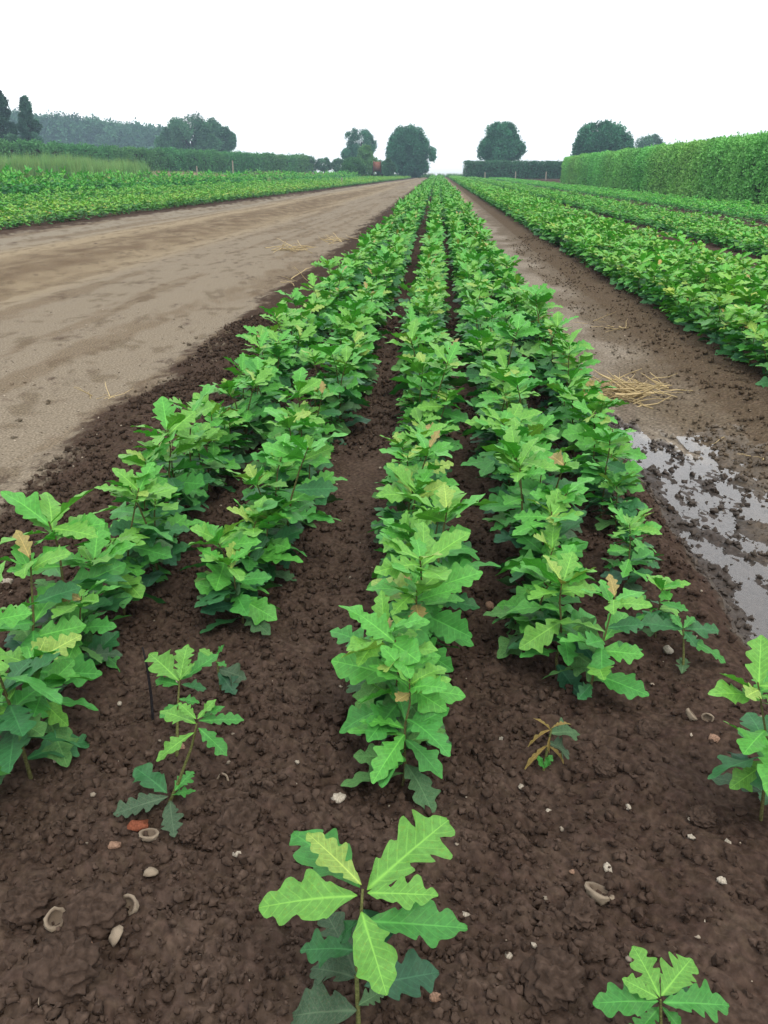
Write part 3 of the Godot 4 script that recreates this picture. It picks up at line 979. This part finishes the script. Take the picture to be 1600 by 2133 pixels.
	for d in [["crop_strip", "thin green crop strip on the skyline between the trees", "crop", 900, Rect2(-14, -146, 44, 8), 0.75, Color(0.09, 0.24, 0.07)],
			["tall_grass", "tall green weedy grass in front of the long hedge", "grass", 5200, Rect2(-44, -66, 30, 20), 1.45, Color(0.16, 0.31, 0.10)],
			["dry_grass", "pale dry grass fringe before the brown fallow plot", "grass", 1500, Rect2(-24, -72, 12, 12), 0.6, Color(0.34, 0.31, 0.20)],
			["verge_weeds", "reddish dry weeds along the foot of the long hedge", "weeds", 1500, Rect2(-28, -128, 18, 14), 0.55, Color(0.22, 0.17, 0.11)]]:
		var g := thing(d[0], d[1], d[2], Vector3.ZERO, "", "stuff")
		var gx := []
		var gc := []
		var area: Rect2 = d[4]
		for k in int(d[3]):
			var x := area.position.x + rng.randf() * area.size.x
			var z := area.position.y + rng.randf() * area.size.y
			if d[0] == "tall_grass" and x > -16.5 - 0.30 * (-46.0 - z) + 1.5 * n_big.get_noise_2d(z * 5.0, 3.0): continue
			if d[0] == "dry_grass" and x < -17.5 - 0.30 * (-46.0 - z): continue
			var hh: float = float(d[5]) * rr(0.7, 1.15) * (1.0 + 0.3 * n_big.get_noise_2d(x * 9.0, z * 9.0))
			gx.append(Transform3D(Basis(Vector3.UP, rr(0, TAU)) * Basis.from_scale(Vector3(1.3, hh, 1.3)), Vector3(x, macro(x, z) - 0.02, z)))
			var v := rr(0.8, 1.2)
			var cc: Color = d[6]
			gc.append(Color(cc.r * v * rr(0.85, 1.3), cc.g * v, cc.b * v))
		many(g, "tufts", tuft, gx, gc)


# ---------------------------------------------------------------- small things
func build_reel() -> void:
	var at := Vector3(-7.5, macro(-7.5, -107.0), -107.0)
	var o := thing("hose_reel", "rusty red irrigation hose reel in front of the dark bush", "hose reel", at)
	o.rotation.y = 0.15
	var rust := Color(0.36, 0.17, 0.12)
	var metal := Color(0.05, 0.05, 0.05)
	var m := Mesher.new()
	tube(m, [Vector3(-0.36, 1.45, 0), Vector3(-0.3599, 1.45, 0), Vector3(0.3599, 1.45, 0), Vector3(0.36, 1.45, 0)], [0.02, 0.56, 0.56, 0.02], 28, rust)
	part(o, "hose_coil", m.commit(mats["bark"]))
	for s in [-1.0, 1.0]:
		m = Mesher.new()
		tube(m, [Vector3(s * 0.40, 1.45, 0), Vector3(s * 0.401, 1.45, 0), Vector3(s * 0.44, 1.45, 0), Vector3(s * 0.441, 1.45, 0)], [0.02, 0.70, 0.70, 0.02], 28, Color(0.40, 0.18, 0.13))
		part(o, "flange", m.commit(mats["bark"]))
		m = Mesher.new()
		tube(m, [Vector3(s * 0.5, 1.5, 0), Vector3(s * 0.5, 0.5, 0.35)], [0.05, 0.05], 6, metal)
		tube(m, [Vector3(s * 0.5, 1.5, 0), Vector3(s * 0.5, 0.5, -0.35)], [0.05, 0.05], 6, metal)
		part(o, "stand", m.commit(mats["bark"]))
		m = Mesher.new()
		tube(m, [Vector3(s * 0.60, 0.32, 0), Vector3(s * 0.601, 0.32, 0), Vector3(s * 0.72, 0.32, 0), Vector3(s * 0.721, 0.32, 0)], [0.05, 0.32, 0.32, 0.05], 20, Color(0.03, 0.03, 0.03))
		part(o, "wheel", m.commit(mats["bark"]))
	m = Mesher.new()
	slab(m, Vector3(0, 0.48, 0.2), Vector3(1.05, 0.12, 2.0), metal)
	part(o, "chassis", m.commit(mats["bark"]))


func lump(sd: int, r: Vector3, rough: float, freq: float, col: Color, mat: String, rings := 8, segs := 12) -> ArrayMesh:
	var m := Mesher.new()
	ball(m, Vector3(sd * 0.37, 0, 0), r, rough, freq, col, rings, segs)
	for k in m.v.size(): m.v[k] -= Vector3(sd * 0.37, 0, 0)
	return m.commit(mats[mat])


func walnut(sd: int) -> ArrayMesh:
	# half a wrinkled nut shell, hollow, with a thick rim
	var m := Mesher.new()
	var rings := 7
	var segs := 16
	var first := m.v.size()
	for layer in 2:
		for a in rings + 1:
			for s in segs:
				var th := PI * 0.5 * a / rings
				var ph := TAU * s / segs
				var k := (1.0 if layer == 0 else 0.72) * (1.0 + 0.22 * n_b.get_noise_3d(cos(ph) * 6.0 + sd, a * 1.5, sin(ph) * 6.0))
				var cut := 1.0 + 0.14 * sin(ph * 2.0 + sd) * float(a) / rings
				var p := Vector3(sin(th) * cos(ph) * 1.2, -cos(th) * cut, sin(th) * sin(ph)) * k
				var c := Color(0.44, 0.36, 0.27) if layer == 0 else Color(0.26, 0.20, 0.15)
				m.vert(p, Vector2.ZERO, c)
	for layer in 2:
		for a in rings:
			for s in segs:
				var p := first + layer * (rings + 1) * segs + a * segs + s
				var q := first + layer * (rings + 1) * segs + a * segs + (s + 1) % segs
				if layer == 0: m.tri(p, q, p + segs); m.tri(q, q + segs, p + segs)
				else: m.tri(p, p + segs, q); m.tri(q, p + segs, q + segs)
	var o := first + rings * segs
	var i2 := o + (rings + 1) * segs
	for s in segs:
		var s2 := (s + 1) % segs
		m.tri(o + s, o + s2, i2 + s); m.tri(o + s2, i2 + s2, i2 + s)
	return m.commit(mats["plain"])


func stalk(sd: int, col: Color) -> ArrayMesh:
	var r := RandomNumberGenerator.new()
	r.seed = sd
	var m := Mesher.new()
	var p := Vector3(-0.5, 0, 0)
	var d := Vector3(1, 0, 0)
	var pts := [p]
	var rad := [0.017]
	for k in 5:
		d = (d + Vector3(0, r.randf_range(-0.16, 0.16), r.randf_range(-0.45, 0.45))).normalized()
		p += d * 0.2
		pts.append(p)
		rad.append(lerpf(0.018, 0.006, k / 4.0))
	tube(m, pts, rad, 5, col)
	if sd % 2 == 0:
		var q: Vector3 = pts[3]
		tube(m, [q, q + Vector3(0.14, 0.06, 0.10), q + Vector3(0.24, 0.05, 0.22)], [0.007, 0.006, 0.003], 4, col)
	return m.commit(mats["plain"])


func wisp(called: String, label: String, x: float, z: float, n: int, spread: Vector2, length: float, up: float, kinds: Array) -> void:
	var o := thing(called, label, "dry stalks", Vector3(x, hgt(x, z), z), "dry straw left lying on the tracks")
	for k in n:
		var a := rr(-1.0, 1.0) + (PI if rng.randf() < 0.5 else 0.0) if n > 20 else rr(0, TAU)
		var L := length * rr(0.5, 1.15)
		var px := rng.randfn() * spread.x
		var pz := rng.randfn() * spread.y
		var gy := hgt(x + px, z + pz) - hgt(x, z)
		var b := Basis(Vector3.UP, a) * Basis(Vector3.BACK, rr(-0.2, 0.5)) * Basis.from_scale(Vector3(L, L * rr(0.7, 1.3), L))
		part(o, "stalk", kinds[rng.randi() % kinds.size()], Transform3D(b, Vector3(px, maxf(gy, WATER - hgt(x, z)) + 0.006 + absf(rng.randfn()) * up, pz)))


func build_small() -> void:
	rng.seed = 500
	var clod := Color(0.105, 0.071, 0.055)
	# clods
	var clods := [[-0.468, -0.702, 0.040], [0.178, -0.735, 0.034], [0.236, -0.797, 0.022], [0.229, -0.837, 0.022], [-0.464, -0.798, 0.036], [-0.30, -0.987, 0.030], [-0.374, -0.957, 0.016], [-0.572, -0.808, 0.030], [0.425, -1.264, 0.020], [0.325, -1.145, 0.016], [0.463, -1.04, 0.018], [-0.174, -1.277, 0.020]]
	var clod_label := ["large rounded clod near the bottom corner below the shells", "large soil clod beside the low fresh seedling at the frame bottom", "medium clod just above the large one in the bare soil", "clod next to the dark shell hollow", "broad low clod between the two pale nut shells", "soil lump above the front seedling's upper leaf", "small clod beside the dusty low leaf", "clod at the frame edge beside the pale shell", "low clod near the withered seedling", "small clod below the withered seedling", "small clod near the sapling cut by the frame", "clod in the furrow beside the middle row"]
	for k in clods.size():
		var c: Array = clods[k]
		solo("soil_clod", lump(k + 3, Vector3(1.1, 0.66, 1.0) * float(c[2]), 0.34, 2.6, clod, "soil", 26, 38), clod_label[k], "clod", Transform3D(Basis(Vector3.UP, rr(0, TAU)), Vector3(c[0], hgt(c[0], c[1]) + float(c[2]) * 0.34, c[1])), "loose soil clods")
	# nut shells
	var shells := [[-0.516, -0.782, 0.019, 0.5], [-0.42, -0.808, 0.017, 1.0], [-0.419, -0.764, 0.015, 2.2], [-0.434, -0.94, 0.017, 0.2], [-0.412, -0.876, 0.013, 2.6], [-0.355, -1.089, 0.015, 0.9], [0.267, -0.887, 0.024, 0.45], [-0.47, -0.664, 0.017, 0.4], [0.525, -1.313, 0.016, 0.8], [0.550, -1.302, 0.013, 1.4]]
	var shell_label := ["pale split nut shell near the frame edge", "open nut shell half above the broad clod", "dark broken nut shell below the open half", "dark hollow nut shell beneath the dusty low leaf", "pale curled nut shell fragment between clods and seedling", "rounded tan nut shell beside the thin seedling", "big dark nut shell hollow in the bare soil", "nut shell at the bottom frame edge", "nut shell beside the sapling cut by the frame", "small nut shell touching another by the frame-cut sapling"]
	for k in shells.size():
		var c: Array = shells[k]
		var s: float = float(c[2]) * 0.78
		var tilt: float = c[3]
		solo("nut_shell", walnut(k), shell_label[k], "nut shell", Transform3D(Basis(Vector3.UP, rr(0, TAU)) * Basis(Vector3.RIGHT, tilt) * Basis.from_scale(Vector3.ONE * s), Vector3(c[0], hgt(c[0], c[1]) + s * 0.72, c[1])), "broken walnut shells on the soil")
	solo("brick_fragment", lump(41, Vector3(0.018, 0.007, 0.011), 0.6, 1.6, Color(0.30, 0.105, 0.06), "plain", 6, 8), "flat red brick fragment beneath the dusty low leaf", "brick piece", Transform3D(Basis(Vector3.UP, 0.3), Vector3(-0.46, hgt(-0.46, -0.96) + 0.004, -0.96)))
	var stones := [[-0.142, -1.042, 0.010], [0.148, -1.226, 0.008], [-0.487, -0.925, 0.008], [0.54, -1.55, 0.010], [0.214, -1.053, 0.006], [0.348, -1.065, 0.005], [0.544, -1.243, 0.010], [0.434, -1.001, 0.005], [0.489, -0.993, 0.005], [0.452, -0.91, 0.006], [-0.455, -0.739, 0.009], [0.288, -0.931, 0.007], [0.067, -0.841, 0.005], [0.123, -0.768, 0.005], [0.232, -0.921, 0.004], [-0.162, -0.912, 0.005], [-0.286, -0.917, 0.006], [-1.102, -1.781, 0.014], [-0.447, -1.155, 0.007], [-0.412, -1.177, 0.008], [0.158, -0.781, 0.004], [0.406, -0.846, 0.005], [0.022, -0.702, 0.006], [0.172, -1.106, 0.005], [-0.226, -1.124, 0.004], [-0.617, -1.293, 0.005], [0.154, -1.718, 0.012]]
	for k in stones.size():
		var c: Array = stones[k]
		var s: float = c[2]
		var warm := k % 4 == 2
		var lab := "small pale flint pebble on the bare brown soil"
		if k == 0: lab = "white angular flint in front of the middle row"
		if k == 1: lab = "knobbly pale flint between the middle row and withered seedling"
		if k == 3: lab = "pale stone near the puddle-side gap"
		if k == 17: lab = "pale stone on dark soil beside the sandy track row"
		solo("flint_pebble", lump(60 + k, Vector3(1.15, 0.75, 0.9) * s, 0.5, 1.3, Color(0.62, 0.55, 0.45) if not warm else Color(0.42, 0.27, 0.19), "plain", 6, 8), lab, "pebble", Transform3D(Basis.from_euler(Vector3(rr(-0.4, 0.4), rr(0, TAU), 0)), Vector3(c[0], hgt(c[0], c[1]) + s * 0.3, c[1])), "pale flints scattered on the soil")
	# dry stalks and straw
	var kinds := []
	for k in 7: kinds.append(stalk(k + 1, Color(0.86, 0.68, 0.38) * (0.72 + 0.06 * k)))
	wisp("straw_pile", "tangled heap of dry pale roots above the puddle", 0.93, -3.98, 60, Vector2(0.10, 0.07), 0.26, 0.022, kinds)
	wisp("straw_pile", "second tangled heap of dry roots touching the first", 1.08, -4.12, 45, Vector2(0.08, 0.07), 0.22, 0.022, kinds)
	wisp("straw_wisp", "few dry twigs on the wheel track behind the root heap", 1.27, -5.80, 5, Vector2(0.05, 0.1), 0.22, 0.02, kinds)
	wisp("straw_wisp", "thin dry twigs lying nearer the oak row on the wheel track", 1.16, -6.05, 4, Vector2(0.05, 0.08), 0.18, 0.02, kinds)
	wisp("straw_wisp", "small bundle of dry straw at the edge of dark soil", -1.645, -3.81, 7, Vector2(0.05, 0.03), 0.16, 0.012, kinds)
	wisp("straw_wisp", "straw heap on the sandy track half way along", -2.02, -11.6, 26, Vector2(0.14, 0.16), 0.34, 0.03, kinds)
	wisp("straw_wisp", "straw heap on the sandy track beyond the first", -1.62, -13.4, 22, Vector2(0.14, 0.16), 0.32, 0.02, kinds)
	wisp("straw_wisp", "pale dry weed lying at the edge of the sandy track", -1.40, -7.86, 6, Vector2(0.05, 0.05), 0.25, 0.05, kinds)
	wisp("dry_stick", "short pale stick lying across the wheel track by the puddle", 1.2, -3.32, 1, Vector2(0.005, 0.005), 0.10, 0.004, kinds)
	wisp("dry_stick", "curved pale stick at the frame edge beside the puddle", 1.29, -3.04, 2, Vector2(0.01, 0.01), 0.14, 0.01, kinds)
	# a thin dark stick leaning out of the furrow
	var m := Mesher.new()
	var g := hgt(-0.531, -1.24)
	tube(m, [Vector3(0, -0.02, 0), Vector3(0.0, 0.05, -0.01), Vector3(-0.004, 0.11, -0.02), Vector3(-0.012, 0.15, -0.03)], [0.0028, 0.0026, 0.0024, 0.0014], 6, Color(0.05, 0.045, 0.05))
	solo("thin_stick", m.commit(mats["plain"]), "thin dark stick standing upright beside the small seedlings", "stick", Transform3D(Basis.IDENTITY, Vector3(-0.531, g, -1.24)))
	# marker stakes
	var stakes := [[5.6, -103.0, 0.8], [9.2, -103.0, 0.9], [12.4, -100.0, 0.85], [15.4, -97.0, 0.9], [-24.0, -60.0, 0.9], [-21.5, -62.0, 0.8], [-18.6, -66.0, 1.0], [-17.2, -72.0, 1.5], [-6.9, -62.0, 0.5], [-14.5, -80.0, 0.7]]
	var stake_label := ["pale stake nearest the sandy gap before the dark hedge", "second pale stake before the dark far hedge", "third pale stake before the dark far hedge", "pale stake where dark hedge meets the tall bright hedge", "pale stake at the edge of the tall grass", "thin stake beside the tall grass end", "stake in the dry grass fringe", "tall post before the long hedge", "short white stake in the yellowish bed", "thin stake at the brown fallow plot"]
	for k in stakes.size():
		var c: Array = stakes[k]
		var sm := Mesher.new()
		var h: float = c[2]
		slab(sm, Vector3(0, h * 0.5 - 0.05, 0), Vector3(0.10, h + 0.1, 0.10), Color(0.50, 0.45, 0.36))
		ball(sm, Vector3(0, h + 0.01, 0), Vector3(0.05, 0.035, 0.05), 0.1, 1.0, Color(0.5, 0.45, 0.36), 4, 6)
		solo("marker_stake", sm.commit(mats["bark"]), stake_label[k], "stake", Transform3D(Basis(Vector3.UP, rr(0, 1)), Vector3(c[0], macro(c[0], c[1]), c[1])), "marker stakes")
	# crumbs of soil and specks of grit, past counting
	var crumb := []
	for k in 3: crumb.append(lump(90 + k, Vector3(1, 0.75, 0.9), 1.1, 1.7, Color.WHITE, "soil", 4, 6))
	var heap := thing("soil_crumbs", "loose crumbs of dark soil over the bed", "soil crumbs", Vector3.ZERO, "", "stuff")
	for v in 3:
		var xs := []
		var cs := []
		for k in 22000:
			var z := -0.42 - 5.5 * pow(rng.randf(), 1.7)
			var x := rr(-1.55, 0.82) if rng.randf() < 0.85 else rr(-2.2, 1.6)
			if n_big.get_noise_2d(x * 30.0, z * 30.0) + rr(-0.5, 0.5) < -0.05: continue
			if (road(x, z) > 0.5 or track(x) > 0.3) and rng.randf() < 0.93: continue
			var s := 0.0018 + 0.0060 * pow(rng.randf(), 3.5) * (1.0 + 0.22 * absf(z)) + 0.0004 * absf(z)
			xs.append(Transform3D(Basis.from_euler(Vector3(rr(0, TAU), rr(0, TAU), 0)).scaled(Vector3.ONE * s), Vector3(x, hgt(x, z) + s * 0.35, z)))
			cs.append(ground_color(x, z) * rr(0.85, 1.15))
		many(heap, "crumbs", crumb[v], xs, cs).set_meta("kind", "stuff")
	# lumps of wet mud trodden up in the puddle
	var trod := thing("mud_lumps", "small dark lumps of wet mud standing in the puddle", "mud lumps", Vector3.ZERO, "", "stuff")
	var tx := []
	var tc := []
	var wet_lump := lump(97, Vector3(1.1, 0.7, 0.9), 1.0, 1.7, Color.WHITE, "wet_mud", 5, 7)
	for k in 6500:
		var x := rr(0.66, 1.5)
		var z := rr(-3.7, -0.9)
		var y := hgt(x, z)
		if wet(x, z) < 0.35 or y < WATER - 0.0035 or rng.randf() < 0.25: continue
		var s := 0.002 + 0.009 * pow(rng.randf(), 3.0)
		tx.append(Transform3D(Basis.from_euler(Vector3(rr(0, TAU), rr(0, TAU), 0)).scaled(Vector3.ONE * s), Vector3(x, y + s * 0.3, z)))
		tc.append(ground_color(x, z) * rr(0.9, 1.2))
	many(trod, "lumps", wet_lump, tx, tc)
	var bank := thing("bank_crumbs", "loose earth crumbs on the sloping bank of the neighbouring bed", "soil crumbs", Vector3.ZERO, "", "stuff")
	var bx := []
	var bc := []
	for k in 5000:
		var x := rr(1.12, 1.85)
		var z := -2.2 - 12.0 * pow(rng.randf(), 1.4)
		if n_a.get_noise_2d(x * 2.0, z * 1.2) + rr(-0.6, 0.6) < -0.1: continue
		var s := 0.003 + 0.008 * pow(rng.randf(), 3.0)
		bx.append(Transform3D(Basis.from_euler(Vector3(rr(0, TAU), rr(0, TAU), 0)).scaled(Vector3.ONE * s), Vector3(x, hgt(x, z) + s * 0.2, z)))
		bc.append(ground_color(x, z) * rr(0.9, 1.15))
	many(bank, "crumbs", crumb[1], bx, bc)
	var grit := thing("pale_grit", "tiny pale specks of grit on the soil", "grit", Vector3.ZERO, "", "stuff")
	var gx := []
	var gc := []
	for k in 1300:
		var z := -0.45 - 6.0 * pow(rng.randf(), 1.5)
		var x := rr(-3.2, 1.5)
		var s := 0.0012 + 0.0028 * pow(rng.randf(), 2.0) * (1.0 + 0.2 * absf(z))
		gx.append(Transform3D(Basis.from_euler(Vector3(rr(0, TAU), rr(0, TAU), 0)).scaled(Vector3.ONE * s), Vector3(x, hgt(x, z) + s * 0.4, z)))
		var v := rr(0.5, 1.0)
		gc.append(Color(0.66 * v, 0.56 * v, 0.44 * v))
	many(grit, "specks", lump(95, Vector3(1.1, 0.6, 0.9), 0.6, 1.5, Color.WHITE, "plain", 4, 6), gx, gc)


func _ready() -> void:
	# camera
	var cam := Camera3D.new()
	cam.name = "camera"
	add_child(cam)
	cam.position = Vector3(0, 1.0, 0)
	cam.rotation = Vector3(deg_to_rad(-23.22), deg_to_rad(3.55), 0)
	cam.fov = 65.51
	cam.near = 0.05
	cam.far = 1500.0
	cam.current = true
	# overcast sky
	var sm := ProceduralSkyMaterial.new()
	sm.sky_top_color = Color(0.985, 0.99, 1.0)
	sm.sky_horizon_color = Color(0.955, 0.965, 0.97)
	sm.sky_curve = 0.25
	sm.ground_horizon_color = Color(0.80, 0.80, 0.78)
	sm.ground_bottom_color = Color(0.35, 0.32, 0.28)
	sm.sun_angle_max = 1.0
	sm.energy_multiplier = 1.3
	var sky := Sky.new()
	sky.sky_material = sm
	var env := Environment.new()
	env.background_mode = Environment.BG_SKY
	env.sky = sky
	env.tonemap_mode = Environment.TONE_MAPPER_LINEAR
	env.tonemap_exposure = 1.42
	env.sdfgi_enabled = true
	env.ssao_enabled = true
	env.ssil_enabled = true
	env.fog_enabled = true
	env.fog_density = 0.0010
	env.fog_light_color = Color(0.78, 0.90, 1.0)
	var we := WorldEnvironment.new()
	we.name = "world_environment"
	we.environment = env
	add_child(we)
	# sun behind thick cloud
	var sun := DirectionalLight3D.new()
	sun.name = "sun"
	add_child(sun)
	sun.rotation = Vector3(deg_to_rad(-58), deg_to_rad(35), 0)
	sun.light_energy = 0.4
	sun.light_color = Color(1.0, 0.97, 0.92)
	sun.light_angular_distance = 25.0
	sun.shadow_enabled = true

	n_a = noise(1.0, 1, 3)
	n_b = noise(1.0, 2, 4)
	n_c = noise(1.0, 1, 8)
	n_big = noise(0.02, 3, 12)
	var t0 := Time.get_ticks_msec()
	make_materials()
	print("materials ", Time.get_ticks_msec() - t0)
	build_ground()
	print("ground ", Time.get_ticks_msec() - t0)
	build_background()
	print("background ", Time.get_ticks_msec() - t0)
	build_saplings()
	print("saplings ", Time.get_ticks_msec() - t0)
	rng.seed = 300
	front_seedling("hero", "tall bright oak seedling nearest the camera with broad lobed leaves", true)
	front_seedling("br", "low fresh oak seedling at the bottom of the bare soil corner", true)
	front_seedling("A", "thin leaning oak seedling with dusty low leaves in second row")
	front_seedling("B", "upright fresh oak seedling beside the thin dark stick")
	front_seedling("C", "tiny oak seedling with round dark leaves beside the upright one")
	front_seedling("D", "withered oak seedling with curled brown leaves")
	front_seedling("F", "small oak seedling with wide dull leaves in the puddle-side gap")
	build_reel()
	build_small()
	print("all ", Time.get_ticks_msec() - t0)
